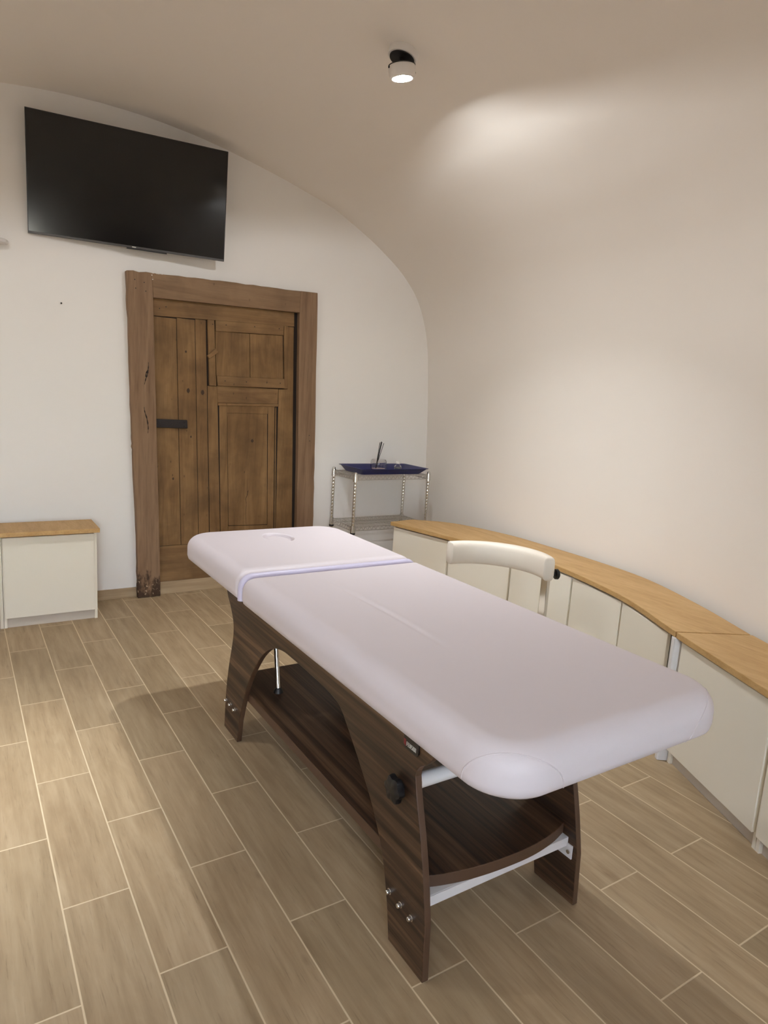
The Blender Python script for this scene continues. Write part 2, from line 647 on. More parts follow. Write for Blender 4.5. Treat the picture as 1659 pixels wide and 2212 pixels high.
# dark doorway on the rear wall (seen only as a reflection in the screen)
dr = thing('door_2', (0.95, -2.19, 0), kind='structure')
m = MB()
m.box(0.55, 1.25, -2.199, -2.16, 0.0, 2.35)
m.build('door_leaf', M['darkwood'], dr)
m = MB()
m.box(0.45, 0.55, -2.199, -2.14, 0.0, 2.45).box(1.25, 1.35, -2.199, -2.14, 0.0, 2.45).box(0.55, 1.25, -2.199, -2.14, 2.35, 2.45)
m.build('door_frame', M['jamb'], dr)

# skirting tiles
m = MB()
m.box(LEFTX, 0.983, D - 0.011, D, 0.0, 0.066)
struct(m.build('baseboard_back', M['skirt'], bevel=0.0015))
m = MB()
m.box(1.135, 2.10, D - 0.011, D, 0.0, 0.088)
struct(m.build('baseboard_door', M['skirt'], bevel=0.0015))
m = MB()
m.box(2.265, 3.285, D - 0.011, D, 0.0, 0.066)
struct(m.build('baseboard_corner', M['skirt'], bevel=0.0015))

# ------------------------------------------------------------------ old door
door = thing('door_1', (1.6, D - 0.02, 0), 'old brown plank door with a small hatch and iron lock in a heavy worn frame', None, kind='structure')
yF, yL = D - 0.048, D - 0.012      # frame face, leaf face


def rough_edge(p, q, n, amp, rnd):
    out = []
    for i in range(n):
        t = i / n
        out.append((p[0] + (q[0] - p[0]) * t + rnd.uniform(-amp, amp), p[1] + (q[1] - p[1]) * t + rnd.uniform(-amp, amp)))
    return out


rnd = random.Random(3)
outerL = [(0.918, 2.066), (0.930, 1.685), (0.947, 1.101), (0.953, 0.962), (0.975, 0.413), (0.984, 0.0)]
innerL = [(1.128, 0.0), (1.121, 0.338), (1.107, 0.806), (1.089, 1.43), (1.074, 1.928), (1.067, 2.074)]
poly = []
for a, b in zip(outerL[:-1], outerL[1:]):
    poly += rough_edge(a, b, 7, 0.003, rnd)
poly += rough_edge(outerL[-1], innerL[0], 6, 0.004, rnd)
poly = [(x, max(z, 0.0)) for x, z in poly]
for a, b in zip(innerL[:-1], innerL[1:]):
    poly += rough_edge(a, b, 4, 0.0008, rnd)
poly += rough_edge(innerL[-1], outerL[0], 4, 0.004, rnd)
m = MB()
m.prism(poly, 'y', yF, D)
jl = m.build('jamb', M['jamb'], door, bevel=0.003)
innerR = [(2.070, 1.953), (2.086, 1.405), (2.103, 0.861), (2.111, 0.434), (2.118, 0.0)]
outerR = [(2.262, 0.0), (2.250, 0.427), (2.239, 0.861), (2.218, 1.595), (2.203, 2.103)]
poly = [(2.073, 2.099)]
for a, b in zip(innerR[:-1], innerR[1:]):
    poly += rough_edge(a, b, 4, 0.0008, rnd)
poly += [innerR[-1]]
for a, b in zip(outerR[:-1], outerR[1:]):
    poly += rough_edge(a, b, 6, 0.002, rnd)
poly += [outerR[-1]]
m = MB()
m.prism(poly, 'y', yF, D)
m.build('jamb', M['jamb'], door, bevel=0.003)
poly = rough_edge((1.0675, 2.072), (1.494, 2.086), 8, 0.0025, rnd) + rough_edge((1.494, 2.086), (2.0725, 2.098), 10, 0.0025, rnd) + [(2.0725, 2.098), (2.0695, 1.953), (1.541, 1.9395), (1.0745, 1.928)]
m = MB()
m.prism(poly, 'y', yF - 0.001, D)
m.build('lintel', M['lintel'], door, bevel=0.003)
# long cracks in the left jamb
m = MB()
for pts in ([(1.046, 1.535), (1.045, 1.50), (1.040, 1.46), (1.030, 1.43), (1.022, 1.395)], [(1.020, 1.255), (1.024, 1.225), (1.038, 1.18), (1.045, 1.13), (1.044, 1.09)], [(1.045, 1.49), (1.034, 1.47), (1.028, 1.44)]):
    pp = catmull(pts, 4)
    N = len(pp)
    m.tube([(x, yF - 0.0004, z) for x, z in pp], [0.0005 + 0.0042 * math.sin(PI * (i + 0.3) / (N + 0.3)) * (0.6 + 0.4 * math.sin(i * 2.1)) for i in range(N)], 6)
m.build('crack', M['crack'], door)

# leaf: backing boards, coloured near-black as the shade in the gaps
m = MB()
m.prism([(1.072, 1.93), (2.085, 1.96), (2.125, 0.088), (1.124, 0.088)], 'y', D - 0.008, D - 0.002)
m.build('backing_board', M['crack'], door)


def quad(mb, a, b, c, d, y0, y1):
    mb.prism([a, b, c, d], 'y', y0, y1)


def lx(x0, z0, x1, z1, z):
    return x0 + (x1 - x0) * (z - z0) / (z1 - z0)


G = 0.0016
# vertical lines of the leaf as (x at z=1.83, x at z=.335)
vl = {'a': (1.078, 1.119), 'b': (1.227, 1.272), 'c': (1.346, 1.394), 'd': (1.420, 1.470), 'e': (1.478, 1.535), 'f': (2.046, 2.096)}


def X(k, z):
    a, b = vl[k]
    return lx(a, 1.83, b, 0.335, z)


def plank(name, k0, k1, z0, z1, y, mat, par=door, dx0=0.0, dx1=0.0):
    mb = MB()
    quad(mb, (X(k0, z1) + G + dx0, z1), (X(k1, z1) - G + dx1, z1), (X(k1, z0) - G + dx1, z0), (X(k0, z0) + G + dx0, z0), y, D - 0.006)
    return mb.build(name, mat, par, bevel=0.002)


ZB = 0.335
plank('plank', 'a', 'b', ZB + 0.002, 1.820, yL, M['leaf'])
plank('plank', 'b', 'c', ZB + 0.002, 1.826, yL, M['leaf'])
plank('plank', 'c', 'd', ZB + 0.002, 1.832, yL + 0.001, M['leaf'])
# top rail
m = MB()
quad(m, (1.075, 1.929), (2.043, 1.952), (2.047, 1.857), (1.0785, 1.823), yL - 0.006, D - 0.006)
m.build('top_rail', M['leafx'], door, bevel=0.003)
# bottom rail
m = MB()
quad(m, (1.119, 0.334), (2.094, 0.34), (2.1, 0.09), (1.126, 0.088), yL - 0.003, D - 0.006)
m.build('bottom_rail', M['leafx'], door, bevel=0.003)
# stile right of the planks, below hatch, and hinge stile at the right
m = MB()
quad(m, (1.4365, 1.411), (1.5035, 1.411), (1.5465, ZB + 0.002), (1.4725, ZB + 0.002), yL, D - 0.006)
m.build('stile', M['leaf'], door, bevel=0.002)
m = MB()
m.prism([(1.947, 1.417), (2.014, 1.422), (1.999, 1.853), (2.046, 1.853), (2.094, ZB + 0.006), (1.963, ZB + 0.004)], 'y', yL, D - 0.006)
m.build('stile', M['leaf'], door, bevel=0.002)
# mid rail with a moulding ledge
m = MB()
quad(m, (1.500, 1.416), (1.944, 1.42), (1.944, 1.315), (1.506, 1.303), yL - 0.002, D - 0.006)
mr = m.build('mid_rail', M['leafx'], door, bevel=0.002)
m = MB()
quad(m, (1.506, 1.302), (1.945, 1.314), (1.945, 1.296), (1.507, 1.285), yL - 0.01, D - 0.006)
m.build('ledge', M['leafx'], mr, bevel=0.004, bseg=3)
# lower framed panel
m = MB()
quad(m, (1.519, 1.287), (1.573, 1.287), (1.604, 0.345), (1.549, 0.345), yL + 0.001, D - 0.006)
quad(m, (1.872, 1.297), (1.921, 1.297), (1.946, 0.345), (1.899, 0.345), yL + 0.001, D - 0.006)
quad(m, (1.573, 1.287), (1.872, 1.296), (1.870, 1.241), (1.575, 1.238), yL + 0.001, D - 0.006)
quad(m, (1.602, 0.448), (1.896, 0.441), (1.899, 0.342), (1.604, 0.342), yL + 0.001, D - 0.006)
pf = m.build('panel_frame', M['leaf'], door, bevel=0.002)
m = MB()
quad(m, (1.577, 1.237), (1.868, 1.240), (1.894, 0.444), (1.604, 0.451), yL + 0.002, D - 0.006)
m.build('panel', M['leaf'], door, bevel=0.006, bseg=1)
m = MB()
quad(m, (1.926, 1.290), (1.934, 1.290), (1.960, 0.345), (1.952, 0.345), yL - 0.003, D - 0.006)
m.build('bead', M['leaf'], door, bevel=0.002)
# small hatch
hatch = MB()
quad(hatch, (1.480, 1.770), (1.718, 1.7765), (1.7305, 1.484), (1.494, 1.478), yL - 0.004, D - 0.006)
quad(hatch, (1.7205, 1.7765), (1.962, 1.787), (1.978, 1.490), (1.733, 1.484), yL - 0.004, D - 0.006)
hatch = hatch.build('hatch', M['leaf'], door, bevel=0.0015)
m = MB()
quad(m, (1.479, 1.838), (1.966, 1.857), (1.964, 1.789), (1.4805, 1.769), yL - 0.014, D - 0.006)
m.build('hatch_rail', M['leafx'], hatch, bevel=0.003)
m = MB()
quad(m, (1.493, 1.481), (1.981, 1.492), (1.988, 1.426), (1.500, 1.415), yL - 0.018, D - 0.006)
m.build('hatch_rail', M['leafx'], hatch, bevel=0.003)
m = MB()
quad(m, (1.967, 1.856), (1.996, 1.855), (2.013, 1.424), (1.986, 1.422), yL - 0.012, D - 0.006)
m.build('hatch_stile', M['leaf'], hatch, bevel=0.003)
m = MB()
quad(m, (1.424, 1.838), (1.470, 1.838), (1.492, 1.413), (1.446, 1.413), yL - 0.014, D - 0.006)
m.build('hatch_stile', M['leaf'], hatch, bevel=0.003)
m = MB()
quad(m, (1.422, 1.606), (1.477, 1.656), (1.497, 1.634), (1.436, 1.585), yL - 0.034, yL - 0.0145)
m.build('turn_latch', M['leafx'], hatch, bevel=0.002)
# iron box lock
m = MB()
quad(m, (1.098, 1.181), (1.300, 1.180), (1.303, 1.125), (1.099, 1.126), yL - 0.02, yL + 0.001)
lk = m.build('box_lock', M['iron'], door, bevel=0.004)
m = MB()
for (x, z) in ((1.125, 1.168), (1.28, 1.166), (1.127, 1.138), (1.281, 1.138), (1.20, 1.153)):
    m.lathe((x, yL - 0.0195, z), [(0.006, 0), (0.005, 0.003), (0.0, 0.0045)], (0, -1, 0), 10)
m.build('rivet', M['iron'], lk)
# nail heads scattered on frame and rails
m = MB()
for (x, z, y) in ((0.965, 2.02, yF), (1.02, 2.01, yF), (0.97, 1.97, yF), (1.03, 1.96, yF), (1.46, 1.81, yL - 0.014), (1.55, 1.815, yL - 0.014), (1.75, 1.825, yL - 0.014), (1.93, 1.83, yL - 0.014), (1.55, 1.45, yL - 0.018), (1.70, 1.453, yL - 0.018), (1.85, 1.457, yL - 0.018), (1.95, 1.46, yL - 0.018), (1.12, 1.87, yL - 0.006), (1.16, 1.885, yL - 0.006), (2.185, 1.1, yF), (2.19, 1.06, yF)):
    m.lathe((x, y + 0.001, z), [(0.004, 0), (0.003, 0.0022), (0, 0.003)], (0, -1, 0), 8)
m.build('nail_head', M['iron'], door)

# split in the lower panel, knots and plaster crumbs of the old door
m = MB()
pp = catmull([(1.742, 0.70), (1.736, 0.665), (1.726, 0.64), (1.731, 0.60), (1.730, 0.54), (1.734, 0.455)], 4)
N = len(pp)
m.tube([(x, yL + 0.0014, z) for x, z in pp], [0.0006 + 0.0016 * abs(math.sin(i * 1.3)) * (1 - i / N) for i in range(N)], 6)
m.build('crack', M['crack'], door)
for (x, z, a_, b_, yy) in ((1.308, 1.372, 0.010, 0.016, yL), (1.404, 1.365, 0.011, 0.017, yL + 0.001), (1.29, 1.62, 0.006, 0.008, yL), (1.215, 0.79, 0.006, 0.009, yL), (1.33, 1.07, 0.005, 0.008, yL), (1.762, 1.05, 0.010, 0.012, yL + 0.002)):
    m = MB()
    k_ = 14
    ring_ = [(x + a_ * math.cos(2 * PI * i / k_) * (1 + 0.25 * math.sin(3.1 * i)), yy - 0.0004, z + b_ * math.sin(2 * PI * i / k_) * (1 + 0.2 * math.cos(2.3 * i))) for i in range(k_)]
    back_ = [(p[0], yy + 0.001, p[2]) for p in ring_]
    m.add(ring_ + back_, [tuple(range(k_)), tuple(range(2 * k_ - 1, k_ - 1, -1))] + [(i, i + k_, (i + 1) % k_ + k_, (i + 1) % k_) for i in range(k_)])
    m.build('knot', M['knot'], door)
rq = random.Random(11)
m = MB()
for i in range(9):
    x = 1.062 + rq.random() * 0.07 if i < 6 else 1.066 + rq.random() * 0.006
    z = 2.071 + (x - 1.062) * 0.03 if i < 6 else 2.06 - (i - 6) * 0.012
    r = 0.003 + 0.004 * rq.random()
    m.lathe((x, yF + 0.003, z), [(0.0, -0.004), (r, -0.003), (r * 0.7, 0.003), (0.0, 0.005)], (0, -1, 0.2), 6)
m.build('plaster_crumbs', M['wall'], door)

# small nail in the wall
m = MB()
m.lathe((0.561, D + 0.004, 1.834), [(0.003, 0), (0.003, 0.012), (0.005, 0.012), (0.004, 0.014), (0, 0.015)], (0, -1, 0), 10)
tag(m.build('wall_nail', M['iron']), 'tiny dark nail head in the bare white wall left of the door frame', 'nail')

# ------------------------------------------------------------------ television
cx, cy, cz = 0.93999, 4.35734, 2.51072
yw, ti = -0.09938, 0.0870
Rm = Matrix.Rotation(yw, 4, 'Z') @ Matrix.Rotation(ti, 4, 'X')
T0 = Matrix.Translation((cx, cy, cz)) @ Rm
tv = thing('television', (cx, cy, cz), 'large black flat television tilted down on the white wall above the old door', 'television')


def tvmb(boxes, mi=0):
    mb = MB()
    for b in boxes:
        k0 = len(mb.v)
        mb.box(*b)
        for i in range(k0, len(mb.v)):
            mb.v[i] = tuple(T0 @ Vector(mb.v[i]))
    return mb


w2, h2 = 0.55, 0.318
tvmb([(-w2 + .002, w2 - .002, 0.004, 0.022, -h2 + .002, h2 - .002), (-0.40, 0.40, 0.022, 0.05, -0.27, 0.10)]).build('housing', M['tvframe'], tv, bevel=0.003)
tvmb([(-w2, -w2 + 0.004, 0.0, 0.016, -h2, h2), (w2 - 0.004, w2, 0.0, 0.016, -h2, h2), (-w2 + 0.004, w2 - 0.004, 0.0, 0.016, h2 - 0.004, h2)]).build('bezel', M['tvframe'], tv)
tvmb([(-w2 + 0.004, w2 - 0.004, -0.002, 0.014, -h2, -h2 + 0.012)]).build('bottom_strip', M['tvchin'], tv, bevel=0.001)
tvmb([(-w2 + 0.004, w2 - 0.004, 0.001, 0.006, -h2 + 0.012, h2 - 0.004)]).build('screen', M['screen'], tv)
tvmb([(-0.03, 0.20, -0.003, 0.012, -h2 - 0.007, -h2 - 0.0005)]).build('sensor_bar', M['tvframe'], tv, bevel=0.001)
tvmb([(0.0, 0.022, -0.0032, -0.0022, -h2 + 0.003, -h2 + 0.009)]).build('logo', M['print'], tv)
mnt = tvmb([(-0.2, 0.2, 0.05, 0.06, -0.02, 0.16)])
mnt.box(0.82, 1.12, D - 0.02, D, 2.42, 2.62).box(0.93, 1.0, cy + 0.04, D - 0.01, 2.50, 2.54)
mnt.build('wall_mount', M['black'], tv)

# white fixture tip at the left edge of the wall
fx = thing('wall_shelf', (0.12, D - 0.06, 2.10), 'small white wall-mounted shelf end at the left edge, lower left of the television', 'shelf')
m = MB()
m.prism([(-0.05, D), (-0.05, D - 0.10), (0.245, D - 0.10), (0.285, D - 0.07), (0.297, D - 0.03), (0.297, D)], 'z', 2.113, 2.135)
m.build('board', M['white_metal'], fx, bevel=0.006, bseg=3)
m = MB()
m.prism([(D, 2.113), (D - 0.08, 2.113), (D - 0.05, 2.098), (D, 2.085)], 'x', 0.10, 0.24)
m.build('bracket', M['white_metal'], fx, bevel=0.004)

# ------------------------------------------------------------------ ceiling spotlights


LAMP = (0.955, 0.985, 1.0)


def spotlight(x, y, label, power, spill, beam=95, tilt=(0, 0)):
    z = vault_z(x, y)
    zx = (vault_z(x + 0.05, y) - vault_z(x - 0.05, y)) / 0.1
    nrm = Vector((zx, 0, -1)).normalized()        # out of the ceiling, into the room
    sp = thing('ceiling_spotlight', (x, y, z), label, 'ceiling light', 'round spotlights on the vault')
    c = Vector((x, y, z)) - nrm * 0.004
    MB().lathe(c, [(0.0, 0), (0.063, 0.0), (0.063, 0.030), (0.060, 0.034), (0.0, 0.034)], nrm, 40).build('base', M['lampwhite'], sp, smooth=40)
    MB().lathe(c + nrm * 0.034, [(0.0, 0), (0.054, 0.0), (0.053, 0.004), (0.0, 0.004)], nrm, 40).build('base_disc', M['black_lamp'], sp, smooth=40)
    hd = Vector((tilt[0], tilt[1], -1)).normalized()
    hc = c + nrm * 0.034 + Vector((-0.012, -0.022, -0.040))
    # hinge pin
    MB().tube([c + nrm * 0.03, hc - hd * 0.002], 0.012, 12).build('hinge', M['black_lamp'], sp)
    head = MB().lathe(hc, [(0.0, 0), (0.055, 0.0), (0.057, 0.003), (0.056, 0.032), (0.052, 0.045), (0.043, 0.047), (0.038, 0.034), (0.0, 0.034)], hd, 40).build('lamp_head', M['lampwhite'], sp, smooth=40)
    MB().lathe(hc - hd * 0.003, [(0.0, 0), (0.0575, 0.0), (0.0575, 0.003), (0.0, 0.003)], hd, 40).build('back_plate', M['black_lamp'], head, smooth=40)
    MB().lathe(hc + hd * 0.0342, [(0.0, 0), (0.0375, 0.0), (0.036, 0.0015), (0.0, 0.002)], hd, 32).build('lens', M['lens'], head, smooth=60)
    for s in (-1, 1):
        MB().lathe(hc + hd * 0.014 + Vector((s * 0.0555, s * -0.012, 0)), [(0.0, 0), (0.005, 0), (0.005, 0.004), (0, 0.005)], (s, -0.2 * s, 0), 10).build('screw', M['iron'], head)
    # light of the lens: a downward beam and the wide spill past the rim of the cup
    off = Vector((x, y, z))
    ld = bpy.data.lights.new('spot_beam', 'AREA')
    ld.shape = 'DISK'
    ld.size = 0.070
    ld.energy = power
    ld.color = LAMP
    ld.spread = math.radians(beam)
    lo = bpy.data.objects.new('spot_beam', ld)
    COL.objects.link(lo)
    lo.parent = sp
    lo.location = (hc + hd * 0.0385) - off
    lo.rotation_euler = hd.to_track_quat('-Z', 'Y').to_euler()
    ld = bpy.data.lights.new('spot_spill', 'POINT')
    ld.shadow_soft_size = 0.004
    ld.energy = spill
    ld.color = LAMP
    lo = bpy.data.objects.new('spot_spill', ld)
    COL.objects.link(lo)
    lo.parent = sp
    lo.location = (hc + hd * 0.0380) - off
    return sp


spotlight(1.669, 2.635, 'lit white round spotlight with black disc on the vault above the treatment table', 10.5, 33, 95, (0.155, 0.03))
spotlight(-0.35, 2.45, 'lit white round spotlight on the vault outside the photo, over the left floor', 8, 38, 50)
spotlight(-0.50, -0.3, 'added round spotlight on the vault behind the camera, unseen fill light', 3, 14)  # added fill lamp, unseen, brightens the near side of the table

# ------------------------------------------------------------------ left sideboard
CZ1, CZ0 = 0.56, 0.535


def flat_cabinet(x0, x1, label):
    t = thing('storage_cabinet', ((x0 + x1) / 2, 4.24, 0), label, 'cabinet', 'white low storage cabinets')
    yb, yf = 4.345, 4.12
    m = MB()
    m.box(x0, x0 + 0.016, yf, yb, 0.0, CZ0 - 0.001).box(x1 - 0.016, x1, yf, yb, 0.0, CZ0 - 0.001)
    m.box(x0 + 0.016, x1 - 0.016, yb - 0.012, yb, 0.0, CZ0 - 0.001)
    m.box(x0 + 0.016, x1 - 0.016, yf + 0.02, yb - 0.012, 0.055, 0.071).box(x0 + 0.016, x1 - 0.016, yf + 0.012, yb - 0.012, CZ0 - 0.02, CZ0 - 0.001)
    m.build('carcass', M['cab'], t, bevel=0.001)
    m = MB()
    m.box(x0 + 0.004, x1 - 0.018, yf - 0.016, yf + 0.002, 0.06, 0.522)
    m.build('door', M['cab'], t, bevel=0.0015)
    m = MB()
    m.box(x0 + 0.016, x1 - 0.016, yf + 0.008, yf + 0.02, 0.0, 0.055)
    m.build('plinth', M['plinth'], t, bevel=0.001)
    return t


flat_cabinet(0.196, 0.684, 'low white cabinet with one plain door at the right end of the left sideboard')
flat_cabinet(-0.294, 0.194, 'low white cabinet cut off by the left photo edge, second in the left sideboard')
m = MB()
m.box(-0.30, 0.692, 4.062, 4.35, CZ0, CZ1)
tag(m.build('cabinet_top', M['beech'], bevel=0.002), 'straight beech-coloured board lying on the left sideboard by the door', 'worktop')

# ------------------------------------------------------------------ right curved sideboard
FR = [(2.535, 3.80), (2.64, 3.28), (2.735, 2.86), (2.765, 2.55), (2.735, 2.32), (2.62, 1.91), (2.415, 1.505)]
FRc = catmull(FR, 8)
BK = [(2.745, 3.835), (2.965, 3.635), (3.085, 3.22), (3.098, 2.87), (3.085, 2.43), (3.03, 2.08), (2.87, 1.69), (2.69, 1.352)]
BKc = catmull(BK, 6)


def fr_at(y):
    ys = np.array([p[1] for p in FRc])[::-1]
    xs = np.array([p[0] for p in FRc])[::-1]
    return float(np.interp(y, ys, xs))


def bk_at(y):
    ys = np.array([p[1] for p in BKc])[::-1]
    xs = np.array([p[0] for p in BKc])[::-1]
    return float(np.interp(y, ys, xs))


m = MB()
m.prism(FRc + BKc[::-1], 'z', CZ0, CZ1)
tag(m.build('cabinet_top', M['beech'], bevel=0.002), 'long curved beech-coloured board on the sideboard along the curved wall', 'worktop')


def seg_cabinet(A, B, A2, B2, label, gable_a=True, first=False, last=False):
    """cabinet unit with front line A->B (plan) and back line A2->B2; A is the far end"""
    A, B, A2, B2 = Vector((*A, 0)), Vector((*B, 0)), Vector((*A2, 0)), Vector((*B2, 0))
    c = (A + B + A2 + B2) / 4
    t = thing('storage_cabinet', (c.x, c.y, 0), label, 'cabinet', 'white low storage cabinets')
    d = (B - A).normalized()
    nrm = Vector((d.y, -d.x, 0))
    if nrm.dot(A2 - A) > 0:
        nrm = -nrm                      # towards the room
    zt = CZ0 - 0.001

    def slab(mb, p, q, th, z0, z1, inward):
        """vertical board from plan point p to q, thickness th towards 'inward'"""
        dd = (q - p).normalized()
        nn = Vector((-dd.y, dd.x, 0))
        if nn.dot(inward) < 0:
            nn = -nn
        a, b, cc, e = p, q, q + nn * th, p + nn * th
        mb.prism([(a.x, a.y), (b.x, b.y), (cc.x, cc.y), (e.x, e.y)], 'z', z0, z1)

    m = MB()
    slab(m, A, A2, 0.016, 0.0, zt, d)
    slab(m, B, B2, 0.016, 0.0, zt, -d)
    Ai, Bi = A - nrm * 0.02 + d * 0.017, B - nrm * 0.02 - d * 0.017
    e2 = (B2 - A2).normalized()
    slab(m, A2 + e2 * 0.02, B2 - e2 * 0.02, 0.012, 0.0, zt, nrm)
    m.prism([(Ai.x, Ai.y), (Bi.x, Bi.y), ((B2 - e2 * 0.03).x, (B2 - e2 * 0.03).y), ((A2 + e2 * 0.03).x, (A2 + e2 * 0.03).y)], 'z', 0.055, 0.07)
    m.prism([(Ai.x, Ai.y), (Bi.x, Bi.y), ((B2 - e2 * 0.03).x, (B2 - e2 * 0.03).y), ((A2 + e2 * 0.03).x, (A2 + e2 * 0.03).y)], 'z', zt - 0.018, zt)
    m.build('carcass', M['cab'], t)
    m = MB()
    ga, gb = (0.016 if first else 0.009), (0.030 if last else 0.009)
    slab(m, A + nrm * 0.0005 + d * ga, B + nrm * 0.0005 - d * gb, 0.016, 0.06, 0.524, nrm)
    m.build('door', M['cab'], t, bevel=0.0015)
    m = MB()
    slab(m, A - nrm * 0.012 + d * 0.018, B - nrm * 0.012 - d * 0.018, 0.012, 0.0, 0.054, -nrm)
    m.build('plinth', M['plinth'], t)
    return t


# seams of the curved front, far end first (front point pulled in under the board)
seams_y = [3.79, 3.292, 2.82, 2.345, 1.935, 1.53]
fs = []
for i, y in enumerate(seams_y):
    fs.append((fr_at(y) + 0.032, y + (0.012 if i == 0 else 0.0)))
bs = [(2.757, 3.815), (3.075, 3.215), (3.085, 2.83), (3.06, 2.30), (2.955, 1.905), (2.70, 1.42)]
names = ['low white cabinet at the far end of the curved sideboard, beside the chrome rack',
         'second low white cabinet from the rack end of the curved sideboard',
         'low white cabinet of the curved sideboard directly behind the cream stool pad',
         'low white cabinet of the curved sideboard right of the stool pad post',
         'near-end low white cabinet of the curved sideboard, before the straight board begins']
for i in range(5):
    seg_cabinet(fs[i], fs[i + 1], bs[i], bs[i + 1], names[i], first=(i == 0), last=(i == 4))

# straight run towards the camera
P0, P1, P2 = Vector((2.412, 1.500)), Vector((2.173, 0.995)), Vector((1.935, 0.492))
dv = (P1 - P0).normalized()
nv = Vector((-dv.y, dv.x))
if nv.x < 0:
    nv = -nv
B0 = Vector((2.688, 1.347))
topb = [tuple(P0 - dv * -0.004), tuple(P2), tuple(P2 + nv * 0.315), (2.69, 1.343)]
m = MB()
m.prism(topb, 'z', CZ0, CZ1)
tag(m.build('cabinet_top', M['beech'], bevel=0.002), 'straight beech-coloured board on the sideboard at the right photo edge', 'worktop')
inn = nv * 0.034
lab2 = ['low white cabinet with a large plain door beside the near end of the treatment table',
        'low white cabinet cut off by the right photo edge']
q0 = P0 + dv * 0.012
q1 = P0 + dv * 0.559
q2 = P2
for a, b, l in ((q0, q1 - dv * 0.001, lab2[0]), (q1 + dv * 0.001, q2, lab2[1])):
    a2, b2 = a + nv * 0.305, b + nv * 0.305
    if a is q0:
        a2 = a + nv * 0.290 + dv * 0.006
    cb_ = seg_cabinet(tuple(a + inn), tuple(b + inn), tuple(a2), tuple(b2), l)
    if a is q0:
        m = MB()
        c0 = Vector((2.420, 1.522))
        c1 = Vector((2.448, 1.478))
        m.prism([tuple(c0), (2.409, 1.506), (2.411, 1.500), tuple(c1 - Vector((0.006, -0.002))), tuple(c1), (2.470, 1.515)], 'z', 0.0, CZ0 - 0.001)
        m.build('filler_post', M['white_metal'], cb_, bevel=0.004, bseg=3)

# ------------------------------------------------------------------ chrome wire rack
RX0, RX1, RY0, RY1 = 2.403, 3.048, 4.087, 4.413
rack = thing('wire_rack', ((RX0 + RX1) / 2, (RY0 + RY1) / 2, 0), 'chrome wire shelf rack standing in the corner right of the old door', 'rack')
for (x, y) in ((RX0, RY0), (RX1, RY0), (RX0, RY1), (RX1, RY1)):
    pr = [(0.0, 0.0), (0.014, 0.0), (0.014, 0.012), (0.0115, 0.016)]
    z = 0.03
    while z < 0.855:
        pr += [(0.0115, z), (0.01125, z + 0.001), (0.01125, z + 0.002), (0.0115, z + 0.003)]
        z += 0.025
    pr += [(0.0115, 0.866), (0.009, 0.869), (0.0, 0.869)]
    MB().lathe((x, y, 0), pr, (0, 0, 1), 16).build('post', M['chrome'], rack, smooth=50)


def wire_shelf(zt, ring):
    m = MB()
    r1, r2, hgt = 0.0032, 0.0022, 0.028
    C4 = [(RX0, RY0), (RX1, RY0), (RX1, RY1), (RX0, RY1)]
    for i in range(4):
        a, b = Vector(C4[i]), Vector(C4[(i + 1) % 4])
        for z in (zt, zt - hgt):
            m.tube([(*a, z), (*b, z)], r1, 8)
        Ln = (b - a).length
        k = max(2, int(Ln / 0.035))
        zz = []
        for j in range(2 * k + 1):
            p = a + (b - a) * (j / (2 * k))
            zz.append((*p, zt if j % 2 == 0 else zt - hgt))
        m.tube(zz, r2, 6)
    x = RX0 + 0.022
    while x < RX1 - 0.01:
        m.tube([(x, RY0, zt + 0.004), (x, RY1, zt + 0.004)], 0.0013, 6)
        x += 0.0245
    for f in (0.33, 0.67):
        y = RY0 + (RY1 - RY0) * f
        m.tube([(RX0, y, zt), (RX1, y, zt)], r1, 8)
    s = m.build('wire_shelf', M['wire'], rack, smooth=60)
    for (x, y) in C4:
        MB().lathe((x, y, zt - 0.040), [(0.0118, 0.0), (0.0185, 0.0), (0.0155, 0.052), (0.0118, 0.052)], (0, 0, 1), 18).build('collar', M['chrome'], s, smooth=50)
        if ring:
            MB().lathe((x, y, zt - 0.054), [(0.0118, 0.0), (0.018, 0.0), (0.0188, 0.013), (0.0118, 0.013)], (0, 0, 1), 18).build('clip_ring', M['black'], s, smooth=50)
    return s


wire_shelf(0.842, False)
wire_shelf(0.470, True)
wire_shelf(0.120, True)

# blue tray on the rack
TZ = 0.8482
m = MB()
T = 0.004


def ring(x0, x1, y0, y1, z, r=0.02, n=5):
    out = []
    for (cx_, cy_, a0) in ((x1 - r, y0 + r, -PI / 2), (x1 - r, y1 - r, 0), (x0 + r, y1 - r, PI / 2), (x0 + r, y0 + r, PI)):
        for k in range(n + 1):
            a = a0 + PI / 2 * k / n
            out.append((cx_ + r * math.cos(a), cy_ + r * math.sin(a), z))
    return out


rings = [ring(2.475, 2.990, 4.118, 4.375, TZ), ring(2.448, 3.034, 4.084, 4.410, TZ + 0.040), ring(2.438, 3.044, 4.076, 4.418, TZ + 0.042), ring(2.438, 3.044, 4.076, 4.418, TZ + 0.045),
         ring(2.450, 3.032, 4.087, 4.407, TZ + 0.0435), ring(2.478, 2.987, 4.121, 4.372, TZ + 0.004)]
nn = len(rings[0])
V = [p for r_ in rings for p in r_]
F = [tuple(range(nn - 1, -1, -1))]
for i in range(len(rings) - 1):
    for k in range(nn):
        k2 = (k + 1) % nn
        F.append((i * nn + k, i * nn + k2, (i + 1) * nn + k2, (i + 1) * nn + k))
F.append(tuple(range((len(rings) - 1) * nn, len(rings) * nn)))
m.add(V, F)
tag(m.build('serving_tray', M['blue'], smooth=40), 'dark blue rectangular tray lying on top of the chrome rack', 'tray')

